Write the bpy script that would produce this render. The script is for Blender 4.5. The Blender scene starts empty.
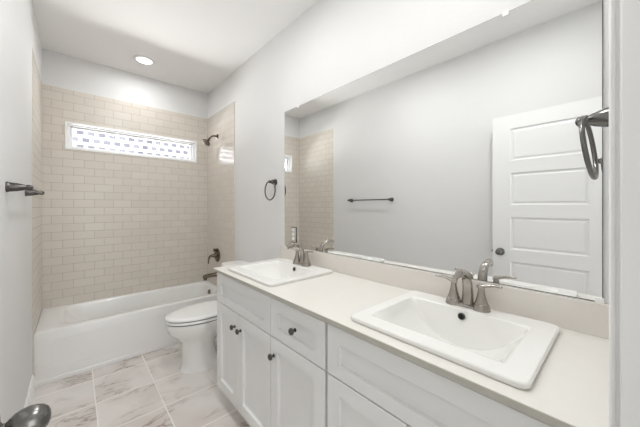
import bpy, bmesh, math, random
from mathutils import Vector, Matrix
PI = math.pi
S = bpy.context.scene
C = S.collection
random.seed(4)

# ---------------------------------------------------------------- camera, world, exposure
cam_d = bpy.data.cameras.new('camera')
cam_d.sensor_width = 36.0
cam_d.lens = 272.78 / 640 * 36
cam_d.shift_y = (207.06 - 213.5) / 640
cam_d.clip_start = 0.02
cam = bpy.data.objects.new('camera', cam_d)
C.objects.link(cam)
cam.location = (0, 0, 1.301)
cam.rotation_euler = (PI / 2, 0, -0.7329)
S.camera = cam

w = bpy.data.worlds.new('sky')
S.world = w
w.use_nodes = True
wn = w.node_tree.nodes
wn['Background'].inputs[0].default_value = (0.95, 0.97, 1.0, 1)
wn['Background'].inputs[1].default_value = 2.3
S.view_settings.view_transform = 'Standard'
S.view_settings.look = 'None'
S.view_settings.exposure = 0.47
S.view_settings.gamma = 1.0
S.view_settings.use_curve_mapping = False
try:
    S.cycles.use_denoising = True
    S.cycles.max_bounces = 14
    S.cycles.diffuse_bounces = 8
    S.cycles.glossy_bounces = 8
    S.cycles.sample_clamp_indirect = 6.0
    S.cycles.blur_glossy = 0.6
except Exception:
    pass

CAN_W = 5.7        # recessed ceiling lamps
HALL_W = 24.0       # added fill light out of view beyond the doorway
WINDOW_W = 48.0     # daylight through the window


def area(name, loc, rot, size, watts, col, size_y=None, shape='DISK', spread=PI):
    l = bpy.data.lights.new(name, 'AREA')
    l.shape = shape
    l.size = size
    if size_y:
        l.size_y = size_y
    l.energy = watts
    l.color = col
    l.spread = spread
    o = bpy.data.objects.new(name, l)
    C.objects.link(o)
    o.location = loc
    o.rotation_euler = rot
    return o


# ---------------------------------------------------------------- room numbers (metres)
XL, XR = -0.2184, 1.2523        # left wall, mirror wall
YF, YB = 0.0, 3.505             # door wall, tiled back wall face
ZC = 2.7336
YT = 2.735                      # where the tile starts on the side walls
ZT = 2.411                      # tile top
TUBY, TUBZ = 2.845, 0.385
XF = 0.712                      # cabinet fronts
ZCT = 0.89                      # countertop
DXO0, DXO1 = -0.115, 0.61       # door opening

area('daylight', (0.53, YB + 0.42, 1.74), (math.radians(-108), 0, 0), 1.3, WINDOW_W, (1.0, 0.992, 0.978), 0.35, 'RECTANGLE')
area('hall_fill_light', (0.25, -2.5, 1.45), (PI / 2, 0, 0), 1.5, HALL_W, (0.99, 0.995, 1.0), 2.3, 'RECTANGLE')  # unseen fill light, added behind the camera to even out the room


# ---------------------------------------------------------------- materials
def mat(name, col, rough=0.5, metal=0.0, spec=0.5, bump=0.0, bscale=200.0, var=0.0, vscale=8.0, coat=0.0):
    m = bpy.data.materials.new(name)
    m.use_nodes = True
    nt = m.node_tree
    b = nt.nodes['Principled BSDF']
    b.inputs['Roughness'].default_value = rough
    b.inputs['Metallic'].default_value = metal
    b.inputs['Specular IOR Level'].default_value = spec
    b.inputs['Coat Weight'].default_value = coat
    tc = nt.nodes.new('ShaderNodeTexCoord')
    ns = nt.nodes.new('ShaderNodeTexNoise')
    ns.inputs['Scale'].default_value = vscale
    ns.inputs['Detail'].default_value = 3
    nt.links.new(tc.outputs['Object'], ns.inputs['Vector'])
    mx = nt.nodes.new('ShaderNodeMix')
    mx.data_type = 'RGBA'
    mx.inputs['A'].default_value = (*col, 1)
    mx.inputs['B'].default_value = (*[c * (1 - var) for c in col], 1)
    nt.links.new(ns.outputs['Fac'], mx.inputs['Factor'])
    nt.links.new(mx.outputs['Result'], b.inputs['Base Color'])
    if bump > 0:
        n2 = nt.nodes.new('ShaderNodeTexNoise')
        n2.inputs['Scale'].default_value = bscale
        n2.inputs['Detail'].default_value = 2
        nt.links.new(tc.outputs['Object'], n2.inputs['Vector'])
        bp = nt.nodes.new('ShaderNodeBump')
        bp.inputs['Strength'].default_value = bump
        bp.inputs['Distance'].default_value = 0.002
        nt.links.new(n2.outputs['Fac'], bp.inputs['Height'])
        nt.links.new(bp.outputs['Normal'], b.inputs['Normal'])
    return m


M = {}
M['wall'] = mat('painted_wall', (0.735, 0.733, 0.728), 0.6, spec=0.3, bump=0.4, bscale=110, var=0.02)
M['ceil'] = mat('painted_ceiling', (0.85, 0.848, 0.842), 0.75, spec=0.2, bump=0.15, bscale=90, var=0.01)
M['trim'] = mat('white_trim_paint', (0.87, 0.87, 0.865), 0.35, var=0.01)
M['door'] = mat('white_door_paint', (0.81, 0.81, 0.805), 0.35, var=0.01)
M['cab'] = mat('pale_grey_cabinet_paint', (0.84, 0.845, 0.838), 0.38, var=0.02)
M['cabin'] = mat('cabinet_carcass', (0.5, 0.5, 0.49), 0.5, var=0.03)
M['quartz'] = mat('cream_quartz', (0.79, 0.77, 0.725), 0.22, var=0.04, vscale=30)
M['qedge'] = mat('shaded_quartz_edge', (0.50, 0.485, 0.43), 0.35, var=0.05, vscale=30)  # quartz darkened to paint in the shade on the counter's front edge
M['splash'] = mat('cream_backsplash', (0.74, 0.705, 0.66), 0.25, var=0.04, vscale=20)
M['porc'] = mat('white_porcelain', (0.86, 0.86, 0.845), 0.1, var=0.01)
M['sink'] = mat('sink_porcelain', (0.84, 0.835, 0.805), 0.12, var=0.01)
M['tub'] = mat('white_tub_acrylic', (0.84, 0.84, 0.83), 0.16, var=0.01)
M['plastic'] = mat('white_plastic', (0.86, 0.86, 0.85), 0.22, var=0.01)
M['nickel'] = mat('brushed_nickel', (0.45, 0.42, 0.385), 0.24, metal=1.0, var=0.12, vscale=60)
M['dark'] = mat('dark_nickel', (0.12, 0.115, 0.11), 0.28, metal=1.0, var=0.1, vscale=60)
M['bronze'] = mat('shower_nickel', (0.17, 0.14, 0.115), 0.25, metal=1.0, var=0.1, vscale=60)
M['knob'] = mat('door_knob_nickel', (0.19, 0.185, 0.175), 0.25, metal=1.0, var=0.1, vscale=60)
M['hole'] = mat('dark_opening', (0.01, 0.01, 0.01), 0.8, var=0.1)
M['gap_dark'] = mat('seat_gap_shade', (0.12, 0.12, 0.12), 0.6, var=0.1)  # dark colour standing in for shade in the seat gaps
M['vinyl'] = mat('white_window_vinyl', (0.85, 0.86, 0.87), 0.3, var=0.01)
M['hall'] = mat('hall_paint', (0.74, 0.735, 0.72), 0.7, var=0.02)
M['mirror'] = mat('mirror_silver', (0.93, 0.94, 0.935), 0.0, metal=1.0)
M['edge'] = mat('mirror_edge', (0.05, 0.055, 0.055), 0.3, var=0.1)


def glass_mat():
    m = bpy.data.materials.new('window_glass')
    m.use_nodes = True
    nt = m.node_tree
    for n in list(nt.nodes):
        nt.nodes.remove(n)
    out = nt.nodes.new('ShaderNodeOutputMaterial')
    tr = nt.nodes.new('ShaderNodeBsdfTransparent')
    gl = nt.nodes.new('ShaderNodeBsdfGlossy')
    gl.inputs['Roughness'].default_value = 0.02
    fr = nt.nodes.new('ShaderNodeFresnel')
    fr.inputs['IOR'].default_value = 1.45
    mx = nt.nodes.new('ShaderNodeMixShader')
    nt.links.new(fr.outputs[0], mx.inputs[0])
    nt.links.new(tr.outputs[0], mx.inputs[1])
    nt.links.new(gl.outputs[0], mx.inputs[2])
    nt.links.new(mx.outputs[0], out.inputs[0])
    return m


M['glass'] = glass_mat()


def emit_mat(name, col, s):
    m = bpy.data.materials.new(name)
    m.use_nodes = True
    b = m.node_tree.nodes['Principled BSDF']
    b.inputs['Base Color'].default_value = (*col, 1)
    b.inputs['Emission Color'].default_value = (*col, 1)
    b.inputs['Emission Strength'].default_value = s
    return m


M['lamp'] = emit_mat('lamp_diffuser', (1.0, 0.98, 0.95), 6.0)


def brick_mat(name, plane, bw, bh, mortar, c1, c2, cm, ox, oz, rough, offset=0.5, bump=0.4, spec=0.5, coat=0.0):
    """running-bond tiles; plane 'xz', 'yz' or 'xy' in world metres"""
    m = bpy.data.materials.new(name)
    m.use_nodes = True
    nt = m.node_tree
    L = nt.links.new
    b = nt.nodes['Principled BSDF']
    b.inputs['Specular IOR Level'].default_value = spec
    b.inputs['Coat Weight'].default_value = coat
    b.inputs['Coat Roughness'].default_value = 0.04
    tc = nt.nodes.new('ShaderNodeTexCoord')
    sp = nt.nodes.new('ShaderNodeSeparateXYZ')
    L(tc.outputs['Object'], sp.inputs[0])
    cb = nt.nodes.new('ShaderNodeCombineXYZ')
    ax = {'x': 'X', 'y': 'Y', 'z': 'Z'}
    for k, (ch, o) in enumerate(((plane[0], ox), (plane[1], oz))):
        ad = nt.nodes.new('ShaderNodeMath')
        ad.operation = 'SUBTRACT'
        L(sp.outputs[ax[ch]], ad.inputs[0])
        ad.inputs[1].default_value = o
        L(ad.outputs[0], cb.inputs[k])
    br = nt.nodes.new('ShaderNodeTexBrick')
    br.offset = offset
    br.offset_frequency = 2
    br.inputs['Color1'].default_value = (*c1, 1)
    br.inputs['Color2'].default_value = (*c2, 1)
    br.inputs['Mortar'].default_value = (*cm, 1)
    br.inputs['Scale'].default_value = 1.0
    br.inputs['Mortar Size'].default_value = mortar
    br.inputs['Mortar Smooth'].default_value = 0.2
    br.inputs['Bias'].default_value = 0.0
    br.inputs['Brick Width'].default_value = bw
    br.inputs['Row Height'].default_value = bh
    L(cb.outputs[0], br.inputs['Vector'])
    L(br.outputs['Color'], b.inputs['Base Color'])
    rr = nt.nodes.new('ShaderNodeMapRange')
    rr.inputs['To Min'].default_value = rough
    rr.inputs['To Max'].default_value = 0.7
    L(br.outputs['Fac'], rr.inputs['Value'])
    L(rr.outputs[0], b.inputs['Roughness'])
    iv = nt.nodes.new('ShaderNodeMath')
    iv.operation = 'SUBTRACT'
    iv.inputs[0].default_value = 1.0
    L(br.outputs['Fac'], iv.inputs[1])
    bp = nt.nodes.new('ShaderNodeBump')
    bp.inputs['Strength'].default_value = bump
    bp.inputs['Distance'].default_value = 0.0015
    L(iv.outputs[0], bp.inputs['Height'])
    L(bp.outputs['Normal'], b.inputs['Normal'])
    return m, br, b, cb


T1, T2, TM = (0.685, 0.64, 0.578), (0.655, 0.608, 0.543), (0.44, 0.405, 0.355)
TH = 0.0765
M['tile_back'] = brick_mat('subway_tile_back', 'xz', 0.1525, TH, 0.0020, T1, T2, TM, -0.082 - 0.1525 * 4, 1.336 - TH * 20.5, 0.27)[0]
M['tile_side'] = brick_mat('subway_tile_side', 'yz', 0.1525, TH, 0.0020, T1, T2, TM, YB - 0.1525 * 10, 1.336 - TH * 20.5, 0.12, coat=1.0)[0]
M['tile_left'] = brick_mat('subway_tile_left', 'yz', 0.1525, TH, 0.0020, T1, T2, TM, YB - 0.1525 * 10, 1.336 - TH * 20.5, 0.35, spec=0.3, coat=0.35)[0]
M['brick_out'] = brick_mat('outdoor_brick', 'xz', 0.12, 0.10, 0.022, (0.20, 0.20, 0.225), (0.09, 0.09, 0.115), (0.86, 0.86, 0.88), 0.0, 0.0, 0.8)[0]


def floor_mat():
    m, br, b, cb = brick_mat('marble_floor_tile', 'xy', 0.336, 0.336, 0.004, (1, 1, 1), (1, 1, 1), (0, 0, 0),
                             0.441 - 0.336 * 10, 2.337 - 0.336 * 20, 0.22, offset=0.0, bump=0.3)
    nt = m.node_tree
    L = nt.links.new
    sc = nt.nodes.new('ShaderNodeVectorMath')
    sc.operation = 'SCALE'
    sc.inputs['Scale'].default_value = 1 / 0.336
    L(cb.outputs[0], sc.inputs[0])
    fl = nt.nodes.new('ShaderNodeVectorMath')
    fl.operation = 'FLOOR'
    L(sc.outputs[0], fl.inputs[0])
    wn_ = nt.nodes.new('ShaderNodeTexWhiteNoise')
    wn_.noise_dimensions = '3D'
    L(fl.outputs[0], wn_.inputs['Vector'])
    s2 = nt.nodes.new('ShaderNodeVectorMath')
    s2.operation = 'SCALE'
    s2.inputs['Scale'].default_value = 9.0
    L(wn_.outputs['Color'], s2.inputs[0])
    ad = nt.nodes.new('ShaderNodeVectorMath')
    L(cb.outputs[0], ad.inputs[0])
    L(s2.outputs[0], ad.inputs[1])
    mp = nt.nodes.new('ShaderNodeMapping')
    mp.inputs['Rotation'].default_value = (0, 0, math.radians(-28))
    mp.inputs['Scale'].default_value = (1.3, 3.2, 1)
    L(ad.outputs[0], mp.inputs[0])
    # thin veins: where a warped noise crosses its middle value
    ns = nt.nodes.new('ShaderNodeTexNoise')
    ns.inputs['Scale'].default_value = 1.5
    ns.inputs['Detail'].default_value = 6
    ns.inputs['Roughness'].default_value = 0.62
    ns.inputs['Distortion'].default_value = 0.55
    L(mp.outputs[0], ns.inputs['Vector'])
    su = nt.nodes.new('ShaderNodeMath')
    su.operation = 'SUBTRACT'
    L(ns.outputs['Fac'], su.inputs[0])
    su.inputs[1].default_value = 0.5
    ab = nt.nodes.new('ShaderNodeMath')
    ab.operation = 'ABSOLUTE'
    L(su.outputs[0], ab.inputs[0])
    vr = nt.nodes.new('ShaderNodeMapRange')
    vr.inputs['From Min'].default_value = 0.0
    vr.inputs['From Max'].default_value = 0.030
    vr.inputs['To Min'].default_value = 1.0
    vr.inputs['To Max'].default_value = 0.0
    L(ab.outputs[0], vr.inputs['Value'])
    # where veins are strong
    n2 = nt.nodes.new('ShaderNodeTexNoise')
    n2.inputs['Scale'].default_value = 3.2
    n2.inputs['Detail'].default_value = 2
    L(ad.outputs[0], n2.inputs['Vector'])
    r2 = nt.nodes.new('ShaderNodeMapRange')
    r2.inputs['From Min'].default_value = 0.43
    r2.inputs['From Max'].default_value = 0.68
    L(n2.outputs['Fac'], r2.inputs['Value'])
    mu = nt.nodes.new('ShaderNodeMath')
    mu.operation = 'MULTIPLY'
    L(vr.outputs[0], mu.inputs[0])
    L(r2.outputs[0], mu.inputs[1])
    mu2 = nt.nodes.new('ShaderNodeMath')
    mu2.operation = 'MULTIPLY'
    L(mu.outputs[0], mu2.inputs[0])
    mu2.inputs[1].default_value = 0.9
    # cloudy base
    cl = nt.nodes.new('ShaderNodeMix')
    cl.data_type = 'RGBA'
    cl.inputs['A'].default_value = (0.76, 0.725, 0.70, 1)
    cl.inputs['B'].default_value = (0.64, 0.59, 0.555, 1)
    L(r2.outputs[0], cl.inputs['Factor'])
    ve = nt.nodes.new('ShaderNodeMix')
    ve.data_type = 'RGBA'
    L(mu2.outputs[0], ve.inputs['Factor'])
    L(cl.outputs['Result'], ve.inputs['A'])
    ve.inputs['B'].default_value = (0.26, 0.20, 0.165, 1)
    gr = nt.nodes.new('ShaderNodeMix')
    gr.data_type = 'RGBA'
    L(br.outputs['Fac'], gr.inputs['Factor'])
    L(ve.outputs['Result'], gr.inputs['A'])
    gr.inputs['B'].default_value = (0.84, 0.81, 0.77, 1)
    L(gr.outputs['Result'], b.inputs['Base Color'])
    return m


M['floor'] = floor_mat()


# ---------------------------------------------------------------- mesh helpers
def link(name, bm, m, parent=None, smooth=35, bevel=0.0, bseg=2, loc=None):
    bmesh.ops.recalc_face_normals(bm, faces=bm.faces)
    me = bpy.data.meshes.new(name)
    bm.to_mesh(me)
    bm.free()
    mm = m if isinstance(m, (list, tuple)) else [m]
    for k in mm:
        me.materials.append(M[k] if isinstance(k, str) else k)
    o = bpy.data.objects.new(name, me)
    C.objects.link(o)
    if parent:
        o.parent = parent
    if loc:
        o.location = loc
    if smooth:
        for p in me.polygons:
            p.use_smooth = True
        me.set_sharp_from_angle(angle=math.radians(smooth))
    if bevel > 0:
        md = o.modifiers.new('bevel', 'BEVEL')
        md.width = bevel
        md.segments = bseg
        md.limit_method = 'ANGLE'
        md.angle_limit = math.radians(40)
        md.harden_normals = True
    return o


def tag(o, label, cat, group=None):
    o['label'] = label
    o['category'] = cat
    if group:
        o['group'] = group
    return o


def thing(name, label, cat, loc, group=None):
    o = bpy.data.objects.new(name, None)
    o.empty_display_size = 0.05
    C.objects.link(o)
    o.location = loc
    return tag(o, label, cat, group)


def struct(o, label=None, cat=None):
    o['kind'] = 'structure'
    if label:
        o['label'] = label
    if cat:
        o['category'] = cat
    return o


def rel(o):
    """world-space mesh under a parent Empty: cancel the parent's offset"""
    if o.parent:
        p = o.parent
        off = Vector((0, 0, 0))
        while p:
            off += p.location
            p = p.parent
        o.location = -off
    return o


def box(bm, x0, x1, y0, y1, z0, z1, mi=0):
    vs = [bm.verts.new(p) for p in ((x0, y0, z0), (x1, y0, z0), (x1, y1, z0), (x0, y1, z0),
                                    (x0, y0, z1), (x1, y0, z1), (x1, y1, z1), (x0, y1, z1))]
    for f in ((3, 2, 1, 0), (4, 5, 6, 7), (0, 1, 5, 4), (1, 2, 6, 5), (2, 3, 7, 6), (3, 0, 4, 7)):
        bm.faces.new([vs[i] for i in f]).material_index = mi


def cells(bm, us, vs, skip, w0, w1, axes):
    """slab with rectangular holes. us, vs: cut lists; skip: set of (i,j) cells left out; axes e.g. 'xyz' -> u=x v=y w=z"""
    idx = {'x': 0, 'y': 1, 'z': 2}
    cache = {}

    def v(i, j, k):
        if (i, j, k) not in cache:
            p = [0, 0, 0]
            p[idx[axes[0]]] = us[i]
            p[idx[axes[1]]] = vs[j]
            p[idx[axes[2]]] = (w0, w1)[k]
            cache[(i, j, k)] = bm.verts.new(p)
        return cache[(i, j, k)]
    n, m_ = len(us) - 1, len(vs) - 1
    on = lambda i, j: 0 <= i < n and 0 <= j < m_ and (i, j) not in skip
    for i in range(n):
        for j in range(m_):
            if not on(i, j):
                continue
            bm.faces.new([v(i, j, 0), v(i, j + 1, 0), v(i + 1, j + 1, 0), v(i + 1, j, 0)])
            bm.faces.new([v(i, j, 1), v(i + 1, j, 1), v(i + 1, j + 1, 1), v(i, j + 1, 1)])
            for (di, dj, a, b_) in ((-1, 0, (i, j), (i, j + 1)), (1, 0, (i + 1, j), (i + 1, j + 1)),
                                    (0, -1, (i, j), (i + 1, j)), (0, 1, (i, j + 1), (i + 1, j + 1))):
                if not on(i + di, j + dj):
                    bm.faces.new([v(*a, 0), v(*b_, 0), v(*b_, 1), v(*a, 1)])


def bridge(bm, A, B, closed=True):
    n = len(A)
    for i in range(n if closed else n - 1):
        j = (i + 1) % n
        bm.faces.new([A[i], A[j], B[j], B[i]])


def loft(bm, rings, cap0=True, cap1=True):
    R = [[bm.verts.new(p) for p in r] for r in rings]
    for a, b_ in zip(R, R[1:]):
        bridge(bm, a, b_)
    if cap0:
        bm.faces.new(R[0][::-1])
    if cap1:
        bm.faces.new(R[-1])
    return R


def lathe(bm, prof, mtx=None, n=32, cap=True):
    """prof: list of (radius, height) along local z"""
    mtx = mtx or Matrix.Identity(4)
    rings = []
    for r, h in prof:
        r = max(r, 1e-5)
        rings.append([mtx @ Vector((r * math.cos(2 * PI * i / n), r * math.sin(2 * PI * i / n), h)) for i in range(n)])
    loft(bm, rings, cap, cap)


def aim(origin, direction):
    q = Vector(direction).normalized().to_track_quat('Z', 'Y')
    return Matrix.Translation(Vector(origin)) @ q.to_matrix().to_4x4()


def spline(pts, n=8):
    """Catmull-Rom through points (tuples of any length)"""
    out = []
    P = [pts[0]] + list(pts) + [pts[-1]]
    for i in range(1, len(P) - 2):
        for k in range(n):
            t = k / n
            out.append(tuple(0.5 * (2 * b + (c - a) * t + (2 * a - 5 * b + 4 * c - d) * t * t + (3 * b - a - 3 * c + d) * t ** 3)
                             for a, b, c, d in zip(P[i - 1], P[i], P[i + 1], P[i + 2])))
    out.append(tuple(pts[-1]))
    return out


def tube(bm, pts, n=16, closed=False, up=(0, 0, 1)):
    """pts: (x,y,z,ra[,rb]) — sweep of an ellipse; ra along side axis, rb along up axis"""
    P = [Vector(p[:3]) for p in pts]
    rings = []
    N = len(P)
    for i in range(N):
        if closed:
            t = P[(i + 1) % N] - P[i - 1]
        else:
            t = P[min(i + 1, N - 1)] - P[max(i - 1, 0)]
        t.normalize()
        u = Vector(up)
        if abs(u.dot(t)) > 0.98:
            u = Vector((1, 0, 0)) if abs(t.x) < 0.9 else Vector((0, 1, 0))
        s = t.cross(u).normalized()
        u = s.cross(t).normalized()
        ra = pts[i][3]
        rb = pts[i][4] if len(pts[i]) > 4 else ra
        rings.append([P[i] + s * ra * math.cos(2 * PI * k / n) + u * rb * math.sin(2 * PI * k / n) for k in range(n)])
    if closed:
        R = [[bm.verts.new(p) for p in r] for r in rings]
        for i in range(N):
            bridge(bm, R[i], R[(i + 1) % N])
    else:
        loft(bm, rings)


def rrect(x0, x1, y0, y1, z, r, per=12):
    """rounded rectangle ring, per points per side, corners included evenly (counter-clockwise)"""
    q = []
    for i in range(per):
        q.append((x0 + (x1 - x0) * i / per, y0))
    for i in range(per):
        q.append((x1, y0 + (y1 - y0) * i / per))
    for i in range(per):
        q.append((x1 - (x1 - x0) * i / per, y1))
    for i in range(per):
        q.append((x0, y1 - (y1 - y0) * i / per))
    out = []
    for x, y in q:
        cx = min(max(x, x0 + r), x1 - r)
        cy = min(max(y, y0 + r), y1 - r)
        d = math.hypot(x - cx, y - cy)
        if d > 1e-9 and r > 0:
            x, y = cx + (x - cx) / d * r, cy + (y - cy) / d * r
        out.append((x, y, z))
    return out


def arc_rrect(x0, x1, y0, y1, z, r, k=6, straight=6):
    """rounded rectangle ring with true corner arcs"""
    out = []
    cs = ((x1 - r, y0 + r, -PI / 2), (x1 - r, y1 - r, 0), (x0 + r, y1 - r, PI / 2), (x0 + r, y0 + r, PI))
    for c_, (cx, cy, a0) in enumerate(cs):
        for i in range(k + 1):
            a = a0 + PI / 2 * i / k
            out.append((cx + r * math.cos(a), cy + r * math.sin(a), z))
        nx = cs[(c_ + 1) % 4]
        a1 = a0 + PI / 2
        p = Vector(out[-1])
        qn = Vector((nx[0] + r * math.cos(nx[2]), nx[1] + r * math.sin(nx[2]), z))
        for i in range(1, straight):
            out.append(tuple(p.lerp(qn, i / straight)))
    return out


# ---------------------------------------------------------------- structure
T = 0.12
bm = bmesh.new()
box(bm, XL - T, XR + T, -2.6, YB + T + 0.02, -0.1, 0.0)
struct(link('floor', bm, 'floor', smooth=0), 'marble-look square floor tiles with pale grout', 'floor')
bm = bmesh.new()
box(bm, XL - T, XR + T, -2.6, YB + T + 0.02, ZC, ZC + 0.1)
struct(link('ceiling', bm, 'ceil', smooth=0), 'smooth white ceiling', 'ceiling')
bm = bmesh.new()
box(bm, XL - T, XL, -2.6, YB + T, 0, ZC)
wl = struct(link('wall_left', bm, 'wall', smooth=0), 'white painted left wall with the towel bar', 'wall')
bm = bmesh.new()
box(bm, XR, XR + T, -2.6, YB + T, 0, ZC)
wr = struct(link('wall_right', bm, 'wall', smooth=0), 'white painted wall behind the mirror', 'wall')
WX0, WX1, WZ0, WZ1 = -0.055, 1.103, 1.858, 2.098          # window opening
bm = bmesh.new()
cells(bm, [XL, WX0, WX1, XR], [0, WZ0, WZ1, ZC], {(1, 1)}, YB + 0.008, YB + T, 'xzy')
wb = struct(link('wall_back', bm, 'wall', smooth=0), 'white wall above the bathtub tile', 'wall')
bm = bmesh.new()
cells(bm, [XL, DXO0 - 0.02, DXO1 + 0.015, XR], [0, 2.075, ZC], {(1, 0)}, -T, YF, 'xzy')
struct(link('wall_front', bm, 'wall', smooth=0), 'white door wall at the near end of the vanity', 'wall')
bm = bmesh.new()
box(bm, XL - T, XR + T, -2.72, -2.6, 0, ZC)
struct(link('wall_hall', bm, 'hall', smooth=0), 'plain hall wall outside the doorway', 'wall')

# tile sheets (parts of their walls), 8 mm proud with a fine edge
bm = bmesh.new()
cells(bm, [XL, WX0, WX1, XR], [TUBZ - 0.02, WZ0, WZ1, ZT], {(1, 1)}, YB, YB + 0.008, 'xzy')
link('tile_panel', bm, 'tile_back', wb, 0)['label'] = 'beige subway tile on the wall behind the bathtub'
bm = bmesh.new()
cells(bm, [YT, TUBY - 0.001, YB], [0.0, TUBZ + 0.001, ZT], {(1, 0)}, XL, XL + 0.0015, 'yzx')
link('tile_panel', bm, 'tile_left', wl, 0)['label'] = 'beige subway tile at the left end of the bathtub'
bm = bmesh.new()
cells(bm, [YT, TUBY - 0.001, YB], [0.0, TUBZ + 0.001, ZT], {(1, 0)}, XR - 0.007, XR, 'yzx')
link('tile_panel', bm, 'tile_side', wr, 0)['label'] = 'beige subway tile around the shower valve'

# window
win = struct(thing('window_1', 'long narrow white window high in the tiled wall', 'window', (0.524, YB, 1.978)))
for nm, d in (('window_trim', 0.0),):
    bm = bmesh.new()
    cells(bm, [-0.068, -0.054, 1.102, 1.116], [1.848, 1.862, 2.094, 2.108], {(1, 1)}, YB - 0.004, YB + 0.035, 'xzy')
    rel(link('window_trim', bm, 'trim', win, 0, bevel=0.002))
bm = bmesh.new()
cells(bm, [-0.055, -0.034, 1.080, 1.103], [1.858, 1.876, 2.080, 2.098], {(1, 1)}, YB + 0.035, YB + 0.105, 'xzy')
rel(link('window_frame', bm, 'vinyl', win, 0, bevel=0.003))
bm = bmesh.new()
cells(bm, [-0.034, -0.012, 1.060, 1.080], [1.876, 1.892, 2.062, 2.080], {(1, 1)}, YB + 0.068, YB + 0.098, 'xzy')
rel(link('window_sash', bm, 'vinyl', win, 0, bevel=0.003))
bm = bmesh.new()
box(bm, -0.014, 1.062, YB + 0.080, YB + 0.084, 1.890, 2.064)
rel(link('window_pane', bm, 'glass', win, 0))

# neighbouring brick wall seen through the window
bm = bmesh.new()
box(bm, -2.5, 4.0, YB + 1.6, YB + 1.8, 0.0, 3.6)
struct(link('wall_outside', bm, 'brick_out', smooth=0), 'sunlit pale brick wall outside the window', 'wall')
bm = bmesh.new()
box(bm, -2.5, 4.0, YB + T + 0.03, YB + 1.6, -0.1, 0.0)
struct(link('ground_outside', bm, 'trim', smooth=0), 'pale ground outside the window', 'ground')

# baseboards
def baseboard(name, pts, label):
    """pts: two (x,y) ends and inward normal"""
    (a, b_, nrm) = pts
    a, b_, nrm = Vector((*a, 0)), Vector((*b_, 0)), Vector((*nrm, 0))
    prof = [(0, 0), (0.014, 0), (0.014, 0.108), (0.011, 0.116), (0.011, 0.126), (0.006, 0.137), (0, 0.137)]
    bm = bmesh.new()
    loft(bm, [[p + nrm * d + Vector((0, 0, z)) for d, z in prof] for p in (a, b_)])
    struct(link(name, bm, 'trim', smooth=20), label, 'baseboard')


baseboard('baseboard_left', ((XL, 0.0), (XL, YT), (1, 0)), 'white baseboard along the left wall')
baseboard('baseboard_right', ((XR, 1.84), (XR, YT), (-1, 0)), 'white baseboard behind the toilet')

# door casing and jamb
bm = bmesh.new()
cas = lambda bm, x0, x1, z0, z1: None
s = 1
x = DXO1 + 0.005
prof = [(x, 0.0), (x, 0.002), (x + 0.010, 0.004), (x + 0.010, 0.0072), (x + 0.006, 0.009), (x + 0.004, 0.0122), (x + 0.007, 0.0150), (x + 0.030, 0.0150),
        (x + 0.056, 0.0110), (x + 0.064, 0.0110), (x + 0.064, 0.0)]
loft(bm, [[(px, py, z) for px, py in prof] for z in (0.0, 2.06)])
struct(link('trim_1', bm, 'trim', smooth=30), 'white moulded door casing beside the vanity end', 'trim')
bm = bmesh.new()
box(bm, DXO1 - 0.0, DXO1 + 0.015, -T, 0.001, 0, 2.06)
jb = struct(link('trim_2', bm, 'trim', smooth=0, bevel=0.001), 'white door jamb at the right edge', 'trim')
bm = bmesh.new()
box(bm, DXO1 - 0.012, DXO1 - 0.0005, -T, -0.045, 0, 2.06)
link('door_stop', bm, 'trim', jb, 0)
bm = bmesh.new()
box(bm, DXO0 - 0.02, DXO0, -T, 0.001, 0, 2.06)
struct(link('trim_3', bm, 'trim', smooth=0), 'white door jamb on the hinge side', 'trim')
bm = bmesh.new()
box(bm, DXO0 - 0.02, DXO1 + 0.015, -T, 0.001, 2.06, 2.075)
struct(link('trim_4', bm, 'trim', smooth=0), 'white door head jamb', 'trim')
bm = bmesh.new()
box(bm, DXO0 - 0.06, DXO1 + 0.07, 0.0, 0.014, 2.062, 2.125)
struct(link('trim_5', bm, 'trim', smooth=0, bevel=0.003), 'white head casing over the doorway', 'trim')

# open door leaf (seen in the mirror)
DX0, DX1, DY0, DY1, DZ0, DZ1 = -0.135, -0.100, 0.024, 0.728, 0.012, 2.036
dr = struct(thing('door_1', 'open white five-panel door seen in the mirror', 'door', (DX0, DY0, DZ0)))
bm = bmesh.new()
py = [DY0, DY0 + 0.127, DY1 - 0.124, DY1]
pz = [DZ0]
rows = []
for k in range(5):
    top = 1.927 - 0.3535 * k
    rows.append((top - 0.256, top))
for a, b_ in rows[::-1]:
    pz += [a, b_]
pz.append(DZ1)
skip = {(1, 1 + 2 * k) for k in range(5)}
cells(bm, py, pz, skip, DX0, DX1, 'yzx')
# moulded recessed panels, both faces
for a, b_ in rows:
    for sx, xx in ((1, DX1), (-1, DX0)):
        L = [(0.0, 0.0), (0.006, 0.007), (0.016, 0.008), (0.026, 0.004)]
        rings = []
        for ins, dep in L:
            y0, y1, z0, z1 = py[1] + ins, py[2] - ins, a + ins, b_ - ins
            xd = xx - sx * dep
            rings.append([(xd, y0, z0), (xd, y1, z0), (xd, y1, z1), (xd, y0, z1)])
        loft(bm, rings, cap0=False, cap1=True)
bmesh.ops.remove_doubles(bm, verts=bm.verts, dist=1e-5)
rel(link('door_leaf', bm, 'door', dr, 0))


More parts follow.
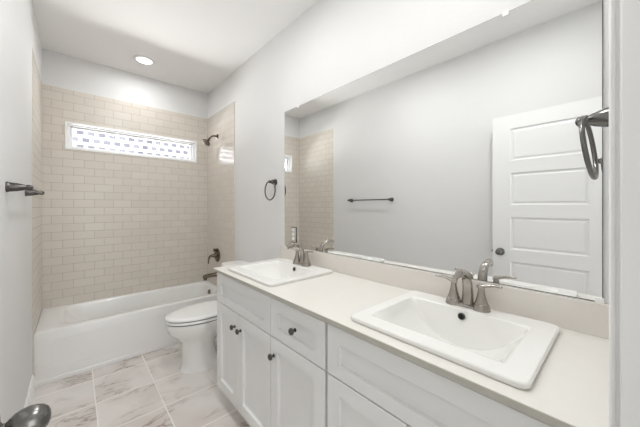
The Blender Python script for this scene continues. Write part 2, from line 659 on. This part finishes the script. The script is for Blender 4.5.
def egg_knob(side, parent):
    kx = DX1 if side > 0 else DX0
    ln = 1.0
    bm = bmesh.new()
    prof = [(0.031, 0.0), (0.031, 0.004), (0.027, 0.008), (0.016, 0.010), (0.0115, 0.013), (0.0105, 0.016), (0.0115, 0.0175),
            (0.0150, 0.0205), (0.0195, 0.026), (0.0228, 0.034), (0.0240, 0.043), (0.0232, 0.052), (0.0203, 0.060), (0.0150, 0.0660), (0.008, 0.0692), (0.0001, 0.0702)]
    lathe(bm, prof, aim((kx, 0.672, 0.938), (side, 0, 0)), 40)
    o = rel(link('door_knob', bm, 'knob', parent, 50))
    o['label'] = 'brushed nickel egg-shaped knob'
    return o


egg_knob(1, dr)
egg_knob(-1, dr)
bm = bmesh.new()
box(bm, DX0 + 0.011, DX1 - 0.011, DY1 - 0.0005, DY1 + 0.009, 0.928, 0.948)
rel(link('latch_bolt', bm, 'nickel', dr, 0, bevel=0.002))
for hz in (0.25, 1.05, 1.82):
    bm = bmesh.new()
    lathe(bm, [(0.006, -0.045), (0.006, 0.045)], Matrix.Translation((DX1 + 0.006, DY0 - 0.004, hz)), 14)
    rel(link('door_hinge', bm, 'nickel', dr, 40))

# ---------------------------------------------------------------- bathtub
tb = thing('bathtub', 'white alcove bathtub with smooth apron below the narrow window', 'bathtub', (0.517, 3.17, 0))
X0, X1, Y0, Y1 = XL + 0.0005, XR - 0.001, TUBY, YB - 0.001
bm = bmesh.new()
K = dict(k=6, straight=6)
rings = [arc_rrect(X0, X1, Y0, Y1, 0.0, 0.004, **K),
         arc_rrect(X0, X1, Y0, Y1, TUBZ - 0.012, 0.004, **K),
         arc_rrect(X0 + 0.003, X1 - 0.003, Y0 + 0.003, Y1 - 0.003, TUBZ - 0.003, 0.004, **K),
         arc_rrect(X0 + 0.010, X1 - 0.010, Y0 + 0.010, Y1 - 0.010, TUBZ, 0.004, **K),
         arc_rrect(X0 + 0.115, X1 - 0.075, Y0 + 0.075, Y1 - 0.055, TUBZ, 0.10, **K),
         arc_rrect(X0 + 0.150, X1 - 0.083, Y0 + 0.083, Y1 - 0.062, TUBZ - 0.005, 0.105, **K),
         arc_rrect(X0 + 0.172, X1 - 0.090, Y0 + 0.091, Y1 - 0.069, TUBZ - 0.022, 0.11, **K),
         arc_rrect(X0 + 0.290, X1 - 0.105, Y0 + 0.105, Y1 - 0.085, TUBZ - 0.16, 0.12, **K),
         arc_rrect(X0 + 0.375, X1 - 0.125, Y0 + 0.125, Y1 - 0.105, TUBZ - 0.25, 0.13, **K),
         arc_rrect(X0 + 0.42, X1 - 0.155, Y0 + 0.155, Y1 - 0.135, TUBZ - 0.285, 0.12, **K),
         arc_rrect(X0 + 0.48, X1 - 0.20, Y0 + 0.20, Y1 - 0.18, TUBZ - 0.295, 0.10, **K)]
loft(bm, rings, True, True)
rel(link('tub_shell', bm, 'tub', tb, 40))
# embossed apron panel and toe flange
bm = bmesh.new()
def yring(x0, x1, z0, z1, y, r):
    return [(px, y, pz_) for px, pz_, _ in arc_rrect(x0, x1, z0, z1, 0, r, 6, 4)]
loft(bm, [yring(-0.135, 1.16, 0.085, 0.325, Y0 + 0.001, 0.05), yring(-0.132, 1.157, 0.088, 0.322, Y0 + 0.0003, 0.048),
          yring(-0.120, 1.145, 0.100, 0.310, Y0 - 0.0004, 0.04), yring(-0.115, 1.140, 0.105, 0.305, Y0 - 0.0002, 0.037)], True, True)
rel(link('apron_panel', bm, 'tub', tb, 40))
bm = bmesh.new()
loft(bm, [[(xx, Y0 + 0.001, 0), (xx, Y0 - 0.004, 0), (xx, Y0 - 0.004, 0.022), (xx, Y0 - 0.003, 0.027), (xx, Y0 + 0.001, 0.034)] for xx in (X0 + 0.002, X1 - 0.002)])
rel(link('apron_base', bm, 'tub', tb, 40))
bm = bmesh.new()
lathe(bm, [(0.033, 0), (0.033, 0.006), (0.028, 0.011), (0.010, 0.012), (0.008, 0.016), (0.0001, 0.017)], aim((X1 - 0.0935, 3.19, 0.318), (-1, 0, 0.1)), 28)
rel(link('overflow_plate', bm, 'bronze', tb, 40))
bm = bmesh.new()
lathe(bm, [(0.033, 0.0), (0.033, 0.003), (0.024, 0.005), (0.0001, 0.007)], Matrix.Translation((X1 - 0.28, 3.18, TUBZ - 0.2952)), 28)
rel(link('drain', bm, 'bronze', tb, 40))

# ---------------------------------------------------------------- shower fittings
WT = XR - 0.007
sh = thing('wall_shower', 'dark nickel shower head on a bent arm high on the tiled wall', 'shower head', (WT, 3.18, 2.12))
bm = bmesh.new()
lathe(bm, [(0.030, 0), (0.029, 0.004), (0.018, 0.010), (0.011, 0.013), (0.0001, 0.014)], aim((WT, 3.18, 2.125), (-1, 0, 0)), 28)
rel(link('wall_flange', bm, 'bronze', sh, 40))
bm = bmesh.new()
tube(bm, spline([(WT - 0.005, 3.18, 2.125, 0.0095), (WT - 0.035, 3.18, 2.128, 0.0095), (WT - 0.065, 3.18, 2.118, 0.0095), (WT - 0.088, 3.18, 2.092, 0.0095), (WT - 0.098, 3.18, 2.077, 0.0095)]), 14)
rel(link('shower_arm', bm, 'bronze', sh, 40))
bm = bmesh.new()
hd = Vector((-0.62, -0.15, -0.77)).normalized()
lathe(bm, [(0.012, -0.012), (0.016, -0.006), (0.017, 0.004), (0.014, 0.012), (0.015, 0.018), (0.022, 0.026), (0.036, 0.040), (0.046, 0.050), (0.048, 0.056), (0.046, 0.060), (0.040, 0.061), (0.0001, 0.060)],
      aim((WT - 0.098, 3.18, 2.077), hd), 32)
rel(link('spray_head', bm, 'bronze', sh, 40))

va = thing('shower_valve', 'dark nickel shower valve with a round plate and drooping lever', 'shower valve', (WT, 3.18, 0.738))
bm = bmesh.new()
lathe(bm, [(0.080, 0), (0.080, 0.003), (0.074, 0.008), (0.055, 0.013), (0.034, 0.017), (0.030, 0.020), (0.0001, 0.021)], aim((WT, 3.18, 0.738), (-1, 0, 0)), 40)
rel(link('escutcheon', bm, 'bronze', va, 40))
bm = bmesh.new()
lathe(bm, [(0.029, 0.0), (0.026, 0.016), (0.020, 0.034), (0.018, 0.050), (0.014, 0.056), (0.0001, 0.057)], aim((WT - 0.018, 3.18, 0.738), (-1, 0, 0)), 28)
rel(link('valve_hub', bm, 'bronze', va, 40))
bm = bmesh.new()
tube(bm, spline([(WT - 0.060, 3.18, 0.742, 0.011), (WT - 0.088, 3.176, 0.735, 0.010), (WT - 0.102, 3.170, 0.705, 0.009), (WT - 0.108, 3.165, 0.662, 0.007), (WT - 0.110, 3.164, 0.652, 0.003)]), 14)
rel(link('lever', bm, 'bronze', va, 50))
bm = bmesh.new()
lathe(bm, [(0.016, 0.0), (0.017, 0.016), (0.020, 0.020), (0.020, 0.030), (0.014, 0.035), (0.0001, 0.036)], aim((WT - 0.011, 3.18, 0.800), (-1, 0, 0)), 24)
rel(link('diverter_knob', bm, 'bronze', va, 40))

sp_ = thing('tub_spout', 'dark nickel tub spout low on the tiled wall above the bathtub rim', 'tub spout', (WT, 3.18, 0.515))
bm = bmesh.new()
tube(bm, [(WT, 3.18, 0.515, 0.032, 0.030), (WT - 0.012, 3.18, 0.515, 0.032, 0.030), (WT - 0.02, 3.18, 0.515, 0.027, 0.025), (WT - 0.10, 3.18, 0.512, 0.025, 0.022),
          (WT - 0.140, 3.18, 0.507, 0.024, 0.023), (WT - 0.156, 3.18, 0.503, 0.021, 0.021), (WT - 0.163, 3.18, 0.501, 0.014, 0.014)], 20)
rel(link('spout_body', bm, 'bronze', sp_, 40))
bm = bmesh.new()
lathe(bm, [(0.018, -0.028), (0.020, -0.012), (0.020, 0.012)], Matrix.Translation((WT - 0.138, 3.18, 0.497)), 20)
rel(link('spout_outlet', bm, 'bronze', sp_, 40))

# ---------------------------------------------------------------- toilet
TY = 2.345
to = thing('toilet', 'white two-piece toilet with closed lid between vanity and bathtub', 'toilet', (0.9, TY, 0))


def egg(xf, xb, hw, z, n=48, sq=2.3, mid=0.42):
    """ring seen from above: rounded nose at xf, squarer back at xb"""
    xc = xb - (xb - xf) * mid
    out = []
    for i in range(n):
        a = 2 * PI * i / n
        ca, sa = math.cos(a), math.sin(a)
        e = sq if ca > 0 else 2.05
        px = abs(ca) ** (2 / e) * (1 if ca > 0 else -1)
        py_ = abs(sa) ** (2 / e) * (1 if sa > 0 else -1)
        out.append((xc + px * ((xb - xc) if ca > 0 else (xc - xf)), TY + py_ * hw, z))
    return out


bm = bmesh.new()
loft(bm, [egg(0.618, 1.08, 0.125, 0.0, sq=4), egg(0.618, 1.08, 0.125, 0.012, sq=4), egg(0.628, 1.07, 0.117, 0.030, sq=4), egg(0.634, 0.93, 0.110, 0.055, sq=3), egg(0.637, 0.885, 0.108, 0.10, sq=3),
          egg(0.635, 0.875, 0.107, 0.19, sq=3), egg(0.625, 0.90, 0.114, 0.235, sq=3), egg(0.584, 1.00, 0.148, 0.278, sq=3), egg(0.540, 1.08, 0.174, 0.322, sq=2.8),
          egg(0.525, 1.09, 0.181, 0.365, sq=2.8), egg(0.523, 1.09, 0.182, 0.392, sq=2.8), egg(0.530, 1.085, 0.177, 0.399, sq=2.8), egg(0.57, 1.05, 0.14, 0.399, sq=2.8)])
rel(link('bowl', bm, 'porc', to, 50))
bm = bmesh.new()
tube(bm, spline([(0.80, TY, 0.10, 0.070, 0.06), (0.90, TY, 0.19, 0.066, 0.06), (0.985, TY, 0.23, 0.062, 0.06), (1.05, TY, 0.16, 0.060, 0.055), (1.06, TY, 0.03, 0.060, 0.05)], 8), 20, up=(0, 1, 0))
rel(link('trapway', bm, 'porc', to, 60))
for zz, nm, xf in ((0.4045, 'seat', 0.517), (0.4305, 'lid', 0.515)):
    bm = bmesh.new()
    h = 0.020 if nm == 'seat' else 0.019
    R_ = [egg(xf + 0.006, 1.035, 0.179, zz, sq=2.6), egg(xf, 1.04, 0.185, zz + 0.004, sq=2.6), egg(xf, 1.04, 0.185, zz + h - 0.006, sq=2.6), egg(xf + 0.006, 1.035, 0.180, zz + h, sq=2.6)]
    if nm == 'lid':
        R_ += [egg(xf + 0.05, 1.00, 0.14, zz + h + 0.004, sq=2.6), egg(xf + 0.14, 0.92, 0.06, zz + h + 0.006, sq=2.6)]
    loft(bm, R_)
    rel(link(nm, bm, 'plastic', to, 50))
# shade in the gaps of bowl, seat and lid, modelled as a dark filler
bm = bmesh.new()
loft(bm, [egg(0.526, 1.02, 0.175, 0.398, sq=2.6), egg(0.526, 1.02, 0.175, 0.4310, sq=2.6)])
rel(link('gap_shade', bm, 'gap_dark', to, 50))
for dy in (-0.075, 0.075):
    bm = bmesh.new()
    box(bm, 1.036, 1.060, TY + dy - 0.022, TY + dy + 0.022, 0.398, 0.440)
    rel(link('seat_hinge', bm, 'plastic', to, 30, bevel=0.006))
bm = bmesh.new()
loft(bm, [arc_rrect(1.062, 1.243, TY - 0.195, TY + 0.195, 0.36, 0.03), arc_rrect(1.052, 1.245, TY - 0.208, TY + 0.208, 0.48, 0.035), arc_rrect(1.045, 1.245, TY - 0.215, TY + 0.215, 0.735, 0.035)])
rel(link('tank', bm, 'porc', to, 40))
bm = bmesh.new()
loft(bm, [arc_rrect(1.040, 1.248, TY - 0.222, TY + 0.222, 0.735, 0.035), arc_rrect(1.033, 1.2485, TY - 0.228, TY + 0.228, 0.741, 0.038),
          arc_rrect(1.033, 1.2485, TY - 0.228, TY + 0.228, 0.762, 0.038), arc_rrect(1.040, 1.245, TY - 0.222, TY + 0.222, 0.770, 0.034)])
rel(link('tank_lid', bm, 'porc', to, 40))
for dy in (-0.095, 0.095):
    bm = bmesh.new()
    lathe(bm, [(0.014, 0.0), (0.013, 0.010), (0.008, 0.017), (0.0001, 0.019)], Matrix.Translation((0.93, TY + dy * 1.02, 0.012)), 16)
    rel(link('bolt_cap', bm, 'plastic', to, 50))

# ---------------------------------------------------------------- vanity cabinets
ZB, ZTOP = 0.105, 0.8715


def shaker(bm, y0, y1, z0, z1, st, rt, rb, t=0.019, rec=0.016):
    """slab front with a recessed flat panel, facing -x at XF"""
    yi0, yi1, zi0, zi1 = y0 + st, y1 - st, z0 + rb, z1 - rt
    e = 0.0015
    fr = lambda x_, a, b_, c_, d: [(x_, a, c_), (x_, b_, c_), (x_, b_, d), (x_, a, d)]
    loft(bm, [fr(XF + t, y0, y1, z0, z1), fr(XF + e, y0, y1, z0, z1), fr(XF, y0 + e, y1 - e, z0 + e, z1 - e),
              fr(XF, yi0, yi1, zi0, zi1), fr(XF + 0.001, yi0 + 0.001, yi1 - 0.001, zi0 + 0.001, zi1 - 0.001),
              fr(XF + rec, yi0 + 0.0015, yi1 - 0.0015, zi0 + 0.0015, zi1 - 0.0015)])


def knob(y, z, parent):
    bm = bmesh.new()
    lathe(bm, [(0.009, 0.0), (0.009, 0.002), (0.0055, 0.004), (0.005, 0.012), (0.008, 0.015), (0.0145, 0.018), (0.0155, 0.022), (0.0135, 0.027), (0.008, 0.030), (0.0001, 0.031)], aim((XF, y, z), (-1, 0, 0)), 24)
    o = rel(link('knob', bm, 'dark', parent, 45))
    o['label'] = 'small round dark nickel knob'


def cabinet(y0, y1, label, fronts, knobs_d, drawer_knob):
    t = thing('vanity_cabinet', label, 'vanity cabinet', ((XF + XR) / 2, (y0 + y1) / 2, 0), 'pale grey cabinets of the bathroom vanity')
    bm = bmesh.new()
    xb = XF + 0.0195
    xe = XR - 0.003
    a, b_ = y0 + 0.0008, y1 - 0.0008
    box(bm, xb, xe, a, a + 0.016, ZB, ZTOP)
    box(bm, xb, xe, b_ - 0.016, b_, ZB, ZTOP)
    box(bm, xb, xe, a + 0.016, b_ - 0.016, ZB, ZB + 0.016)
    box(bm, xe - 0.008, xe, a + 0.016, b_ - 0.016, ZB + 0.016, ZTOP)
    box(bm, xb, xb + 0.018, a + 0.016, b_ - 0.016, ZTOP - 0.035, ZTOP)
    box(bm, xb, xb + 0.018, a + 0.016, b_ - 0.016, 0.655, 0.690)
    rel(link('carcass', bm, 'cab', t, 0))
    bm = bmesh.new()
    box(bm, XF + 0.075, XF + 0.090, a, b_, 0.0, ZB)
    rel(link('toe_kick', bm, 'cab', t, 0))
    g = 0.0021
    bm = bmesh.new()
    shaker(bm, y0 + g, y1 - g, 0.676, 0.860, 0.062, 0.058, 0.046)
    d = rel(link('drawer_front', bm, 'cab', t, 0))
    if drawer_knob:
        knob((y0 + y1) / 2 - 0.006, 0.767, d)
    for (a, b_), ky in zip(fronts, knobs_d):
        bm = bmesh.new()
        shaker(bm, a + g, b_ - g, ZB + 0.004, 0.670, 0.060, 0.058, 0.058)
        d = rel(link('door', bm, 'cab', t, 0))
        knob(ky, 0.588, d)
    return t


cabinet(1.153, 1.828, 'pale grey two-door vanity cabinet under the far sink beside the toilet', ((1.153, 1.512), (1.512, 1.828)), (1.474, 1.550), False)
cabinet(0.763, 1.153, 'narrow middle vanity cabinet with one drawer over one door', ((0.763, 1.153),), (1.122,), True)
cabinet(0.056, 0.752, 'pale grey two-door vanity cabinet under the near sink', ((0.056, 0.417), (0.417, 0.752)), (0.383, 0.451), False)
bm = bmesh.new()
box(bm, XF + 0.002, XF + 0.04, 0.0015, 0.0545, ZB, ZTOP)
tag(link('filler_strip', bm, 'cab', smooth=0), 'narrow grey filler strip between near cabinet and door wall', 'filler strip')

# countertop with two sink cut-outs
SX0, SX1 = 0.741, 1.200
S1 = (1.203, 1.735)
S2 = (0.138, 0.670)
bm = bmesh.new()
mg = 0.03
cells(bm, [0.699, SX0 + mg, SX1 - mg, XR - 0.001], [0.0015, S2[0] + mg, S2[1] - mg, S1[0] + mg, S1[1] - mg, 1.853], {(1, 1), (1, 3)}, 0.872, ZCT, 'xyz')
ct = thing('countertop', 'long cream quartz vanity countertop with two drop-in sinks', 'countertop', (0.97, 0.93, 0.869))
rel(link('countertop_slab', bm, 'quartz', ct, 0, bevel=0.002))
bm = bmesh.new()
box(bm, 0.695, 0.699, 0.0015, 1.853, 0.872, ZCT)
rel(link('front_edge', bm, 'qedge', ct, 0, bevel=0.001))['label'] = 'front edge of the countertop with its shade painted in'
bm = bmesh.new()
box(bm, XR - 0.021, XR - 0.001, 0.0015, 1.853, ZCT, 0.996)
rel(link('backsplash', bm, 'splash', ct, 0, bevel=0.0015))


# ---------------------------------------------------------------- sinks
def make_sink(yc, label):
    t = thing('sink', label, 'sink', ((SX0 + SX1) / 2, yc, ZCT), 'drop-in sinks on the vanity')
    hw = 0.266
    zr = 0.908
    x0, x1, y0, y1 = SX0, SX1, yc - hw, yc + hw
    bc = yc + 0.008
    ix0, ix1, iy0, iy1 = x0 + 0.067, x0 + 0.363, bc - 0.206, bc + 0.206
    n = 30
    per = n
    bm = bmesh.new()
    A = [bm.verts.new(p) for p in rrect(x0 + 0.004, x1 - 0.004, y0 + 0.004, y1 - 0.004, ZCT + 0.0005, 0.02, per)]
    B = [bm.verts.new(p) for p in rrect(x0, x1, y0, y1, ZCT + 0.006, 0.022, per)]
    B2 = [bm.verts.new(p) for p in rrect(x0, x1, y0, y1, zr - 0.005, 0.022, per)]
    D = [bm.verts.new(p) for p in rrect(x0 + 0.0008, x1 - 0.0008, y0 + 0.0008, y1 - 0.0008, zr - 0.0025, 0.022, per)]
    E_ = [bm.verts.new(p) for p in rrect(x0 + 0.0035, x1 - 0.0035, y0 + 0.0035, y1 - 0.0035, zr, 0.020, per)]
    E2 = [bm.verts.new(p) for p in rrect(x0 + 0.006, x1 - 0.006, y0 + 0.006, y1 - 0.006, zr, 0.018, per)]
    F2 = [bm.verts.new(p) for p in rrect(ix0 - 0.009, ix1 + 0.009, iy0 - 0.009, iy1 + 0.009, zr, 0.012, per)]
    F = [bm.verts.new(p) for p in rrect(ix0 - 0.006, ix1 + 0.006, iy0 - 0.006, iy1 + 0.006, zr, 0.012, per)]
    for a, b_ in ((A, B), (B, B2), (B2, D), (D, E_), (E_, E2), (E2, F2), (F2, F)):
        bridge(bm, a, b_)
    g = {}
    Dp = 0.126
    for i in range(n + 1):
        for j in range(n + 1):
            a, b_ = i / n, 2 * j / n - 1
            # denser samples near the steep back wall
            a = 1 - (1 - a) ** 1.5
            arc = max(0.0, 1 - abs(b_) ** 2.1) ** 0.85
            fr = (1 - (1 - min(1, a / 0.40)) ** 2.0)
            back = min(1.0, (1 - a) / 0.06)
            dep = Dp * arc * fr * back + 0.004 * min(1, min(a, 1 - a) * 25, (1 - abs(b_)) * 20)
            g[i, j] = bm.verts.new((ix0 + (ix1 - ix0) * a, iy0 + (iy1 - iy0) * j / n, zr - 0.0025 - dep))
    for i in range(n):
        for j in range(n):
            bm.faces.new([g[i, j], g[i + 1, j], g[i + 1, j + 1], g[i, j + 1]])
    bd = [g[i, 0] for i in range(n)] + [g[n, j] for j in range(n)] + [g[n - i, n] for i in range(n)] + [g[0, n - j] for j in range(n)]
    bridge(bm, F, bd)
    bo = rel(link('basin', bm, 'sink', t, 50))
    bo.modifiers.new('normals', 'WEIGHTED_NORMAL').keep_sharp = True
    bm = bmesh.new()
    ox = ix1 - 0.0060
    lathe(bm, [(0.0135, 0.0), (0.0135, 0.003), (0.010, 0.004), (0.0092, 0.002)], aim((ox, bc, 0.884), (-1, 0, 0.18)), 24, cap=False)
    ov = rel(link('overflow_ring', bm, 'knob', t, 50))
    bm = bmesh.new()
    lathe(bm, [(0.0092, 0.0), (0.0092, 0.0022)], aim((ox, bc, 0.884), (-1, 0, 0.18)), 24)
    rel(link('overflow_opening', bm, 'hole', ov, 0))
    bm = bmesh.new()
    lathe(bm, [(0.027, 0.0), (0.027, 0.003), (0.022, 0.004), (0.020, 0.001), (0.015, 0.003), (0.0001, 0.005)], Matrix.Translation((ix0 + 0.150, bc, zr - 0.0025 - Dp - 0.004)), 24)
    rel(link('sink_drain', bm, 'nickel', t, 45))
    return t


make_sink((S1[0] + S1[1]) / 2, 'white rectangular drop-in sink at the far end near the toilet')
make_sink((S2[0] + S2[1]) / 2, 'white rectangular drop-in sink at the near end by the door casing')


# ---------------------------------------------------------------- faucets
def make_faucet(yc, label):
    fx, fz = 1.155, 0.9083
    t = thing('faucet', label, 'faucet', (fx, yc, fz), 'two-handle faucets on the vanity sinks')
    bm = bmesh.new()
    loft(bm, [arc_rrect(fx - 0.022, fx + 0.022, yc - 0.075, yc + 0.075, fz, 0.0215), arc_rrect(fx - 0.022, fx + 0.022, yc - 0.075, yc + 0.075, fz + 0.008, 0.0215),
              arc_rrect(fx - 0.017, fx + 0.017, yc - 0.070, yc + 0.070, fz + 0.012, 0.0165)])
    rel(link('deck_plate', bm, 'nickel', t, 40))
    for s_ in (-1, 1):
        bm = bmesh.new()
        hy = yc + s_ * 0.051
        lathe(bm, [(0.0315, 0.0), (0.0305, 0.006), (0.0265, 0.021), (0.0240, 0.0222), (0.0240, 0.0245), (0.0195, 0.036), (0.0150, 0.052), (0.0122, 0.068), (0.0110, 0.080), (0.0108, 0.088), (0.0001, 0.090)],
              Matrix.Translation((fx, hy, fz)), 28)
        h = rel(link('handle', bm, 'nickel', t, 40))
        bm = bmesh.new()
        tube(bm, spline([(fx + 0.004, hy - s_ * 0.013, fz + 0.088, 0.010, 0.006), (fx, hy, fz + 0.091, 0.0125, 0.008), (fx - 0.002, hy + s_ * 0.026, fz + 0.098, 0.0095, 0.0065),
                         (fx - 0.004, hy + s_ * 0.050, fz + 0.102, 0.0090, 0.0056), (fx - 0.006, hy + s_ * 0.067, fz + 0.101, 0.0085, 0.0050), (fx - 0.006, hy + s_ * 0.070, fz + 0.1005, 0.005, 0.003)]), 14)
        rel(link('lever', bm, 'nickel', h, 50))
    bm = bmesh.new()
    tube(bm, spline([(fx + 0.004, yc, fz, 0.0240, 0.022), (fx + 0.007, yc, fz + 0.030, 0.0215, 0.018), (fx + 0.007, yc, fz + 0.066, 0.0195, 0.0145), (fx - 0.001, yc, fz + 0.100, 0.0180, 0.0120),
                     (fx - 0.020, yc, fz + 0.126, 0.0170, 0.0105), (fx - 0.053, yc, fz + 0.140, 0.0160, 0.0090), (fx - 0.092, yc, fz + 0.139, 0.0150, 0.0080), (fx - 0.122, yc, fz + 0.127, 0.0140, 0.0075)], 6), 20, up=(1, 0, 0.3))
    rel(link('spout', bm, 'nickel', t, 45))
    bm = bmesh.new()
    lathe(bm, [(0.003, 0.0), (0.003, 0.040), (0.0055, 0.043), (0.0055, 0.050), (0.0001, 0.052)], Matrix.Translation((fx + 0.033, yc, fz)), 14)
    rel(link('lift_rod', bm, 'nickel', t, 40))
    return t


make_faucet((S1[0] + S1[1]) / 2, 'brushed nickel faucet on the far sink beside the mirror outlet')
make_faucet((S2[0] + S2[1]) / 2 + 0.009, 'brushed nickel faucet on the near sink by the door casing')

# ---------------------------------------------------------------- mirror and outlet
MY0, MY1, MZ0, MZ1 = 0.043, 1.806, 0.998, 2.058
mr = thing('mirror', 'wide frameless mirror above the vanity reflecting the white door', 'mirror', (XR, 0.92, MZ0))
bm = bmesh.new()
box(bm, XR - 0.0055, XR - 0.0005, MY0, MY1, MZ0, MZ1)
rel(link('mirror_backing', bm, 'edge', mr, 0))
bm = bmesh.new()
box(bm, XR - 0.0062, XR - 0.0055, MY0 + 0.0015, MY1 - 0.0015, MZ0 + 0.0015, MZ1 - 0.0015)
rel(link('mirror_glass', bm, 'mirror', mr, 0))
for cy, cz, dz in ((1.627, MZ1, -1), (0.305, MZ1, -1), (0.050, MZ0, 1)):
    bm = bmesh.new()
    box(bm, XR - 0.010, XR - 0.0005, cy - 0.011, cy + 0.011, min(cz - dz * 0.004, cz + dz * 0.014), max(cz - dz * 0.004, cz + dz * 0.014))
    o = rel(link('mirror_clip', bm, 'plastic', mr, 0, bevel=0.002))
    o['label'] = 'small clear mirror clip'

ou = thing('wall_outlet', 'electrical outlet with mirrored cover plate set in the far end of the mirror', 'outlet', (XR - 0.0062, 1.683, 1.09))
bm = bmesh.new()
ox = XR - 0.0064
pl = lambda x_, e: [(x_, a, b_) for a, b_ in ((1.647 + e, 1.031 + e), (1.719 - e, 1.031 + e), (1.719 - e, 1.149 - e), (1.647 + e, 1.149 - e))]
loft(bm, [pl(ox, 0), pl(ox - 0.003, 0), pl(ox - 0.0045, 0.0025)])
pf = rel(link('cover_plate', bm, 'dark', ou, 0))
bm = bmesh.new()
loft(bm, [pl(ox - 0.0044, 0.0045), pl(ox - 0.0052, 0.0050)])
rel(link('plate_face', bm, 'mirror', pf, 0))
for zc_ in (1.1265, 1.0935, 1.0605):
    bm = bmesh.new()
    box(bm, ox - 0.0085, ox - 0.0050, 1.683 - 0.012, 1.683 + 0.012, zc_ - 0.0105, zc_ + 0.0105)
    rel(link('receptacle', bm, 'plastic', ou, 0, bevel=0.0015))

# ---------------------------------------------------------------- towel bar, towel rings
def flared_post(bm, base, d, ln, r0=0.023, r1=0.0105):
    lathe(bm, [(r0 * 0.98, 0.0), (r0, 0.002), (r0, 0.006), (r0 * 0.90, 0.009), (r0 * 0.87, ln * 0.25), (r0 * 0.80, ln * 0.5), (r0 * 0.62, ln * 0.78), (r1, ln * 0.95), (r1 * 1.15, ln), (r1 * 1.2, ln + 0.008),
               (r1 * 1.0, ln + 0.015), (r1 * 0.5, ln + 0.019), (0.0001, ln + 0.020)], aim(base, d), 28)


tr = thing('towel_bar', 'dark nickel towel bar on the left wall', 'towel bar', (XL, 2.09, 1.388))
for yy in (1.775, 2.385):
    bm = bmesh.new()
    flared_post(bm, (XL, yy, 1.388), (1, 0, 0), 0.062)
    rel(link('post', bm, 'dark', tr, 40))
bm = bmesh.new()
tube(bm, [(XL + 0.066, 1.775, 1.388, 0.0075), (XL + 0.066, 2.385, 1.388, 0.0075)], 16)
rel(link('bar', bm, 'dark', tr, 40))


def towel_ring(base, d, ln, lean, rad, plane, label, m_, thick=0.0052):
    """base on the wall, d out of the wall; ring hangs from the tip in the plane parallel to the wall"""
    t = thing('towel_ring', label, 'towel ring', base, 'towel rings')
    bm = bmesh.new()
    flared_post(bm, base, d, ln, 0.025, 0.0105)
    rel(link('post', bm, m_, t, 40))
    tip = Vector(base) + Vector(d) * (ln + 0.004)
    tv = Vector(plane)
    bm = bmesh.new()
    upv = (Vector((0, 0, 1)) + Vector(d) * lean).normalized()
    cen = tip - upv * (rad - 0.006)
    n = 64
    P = []
    for i in range(n):
        a = 2 * PI * i / n
        p = cen + tv * math.cos(a) * rad + upv * math.sin(a) * rad
        P.append((*p, thick))
    tube(bm, P, 14, closed=True, up=d)
    rel(link('ring', bm, m_, t, 60))
    return t


towel_ring((XR, 1.945, 1.510), (-1, 0, 0), 0.052, 0, 0.078, (0, 1, 0), 'dark nickel towel ring on the wall left of the mirror', 'dark')
towel_ring((0.855, 0.0, 1.495), (0, 1, 0), 0.054, 0.12, 0.068, (0.998, -0.06, 0), 'brushed nickel towel ring at the right edge beside the door casing', 'knob', 0.0048)


# ---------------------------------------------------------------- recessed ceiling lamps
def can_light(x_, y_, label, watts):
    t = thing('ceiling_light', label, 'ceiling light', (x_, y_, ZC), 'recessed ceiling lights')
    bm = bmesh.new()
    lathe(bm, [(0.062, -0.0015), (0.090, -0.0005), (0.092, -0.004), (0.086, -0.010), (0.066, -0.013), (0.062, -0.006), (0.062, -0.0015)], Matrix.Translation((x_, y_, ZC)), 48, cap=False)
    rel(link('trim_ring', bm, 'trim', t, 40))
    bm = bmesh.new()
    lathe(bm, [(0.0625, -0.002), (0.0625, -0.006), (0.0001, -0.007)], Matrix.Translation((x_, y_, ZC)), 48)
    rel(link('diffuser', bm, 'lamp', t, 40))
    area('lamp_light', (x_, y_, ZC - 0.02), (0, 0, 0), 0.13, watts, (0.99, 0.995, 1.0))
    return t


can_light(0.505, 3.115, 'round recessed ceiling light over the bathtub', CAN_W * 0.5)
can_light(0.52, 1.42, 'round recessed ceiling light above the walkway beside the far sink', CAN_W)
can_light(0.52, 0.45, 'round recessed ceiling light above the walkway beside the near sink', CAN_W)
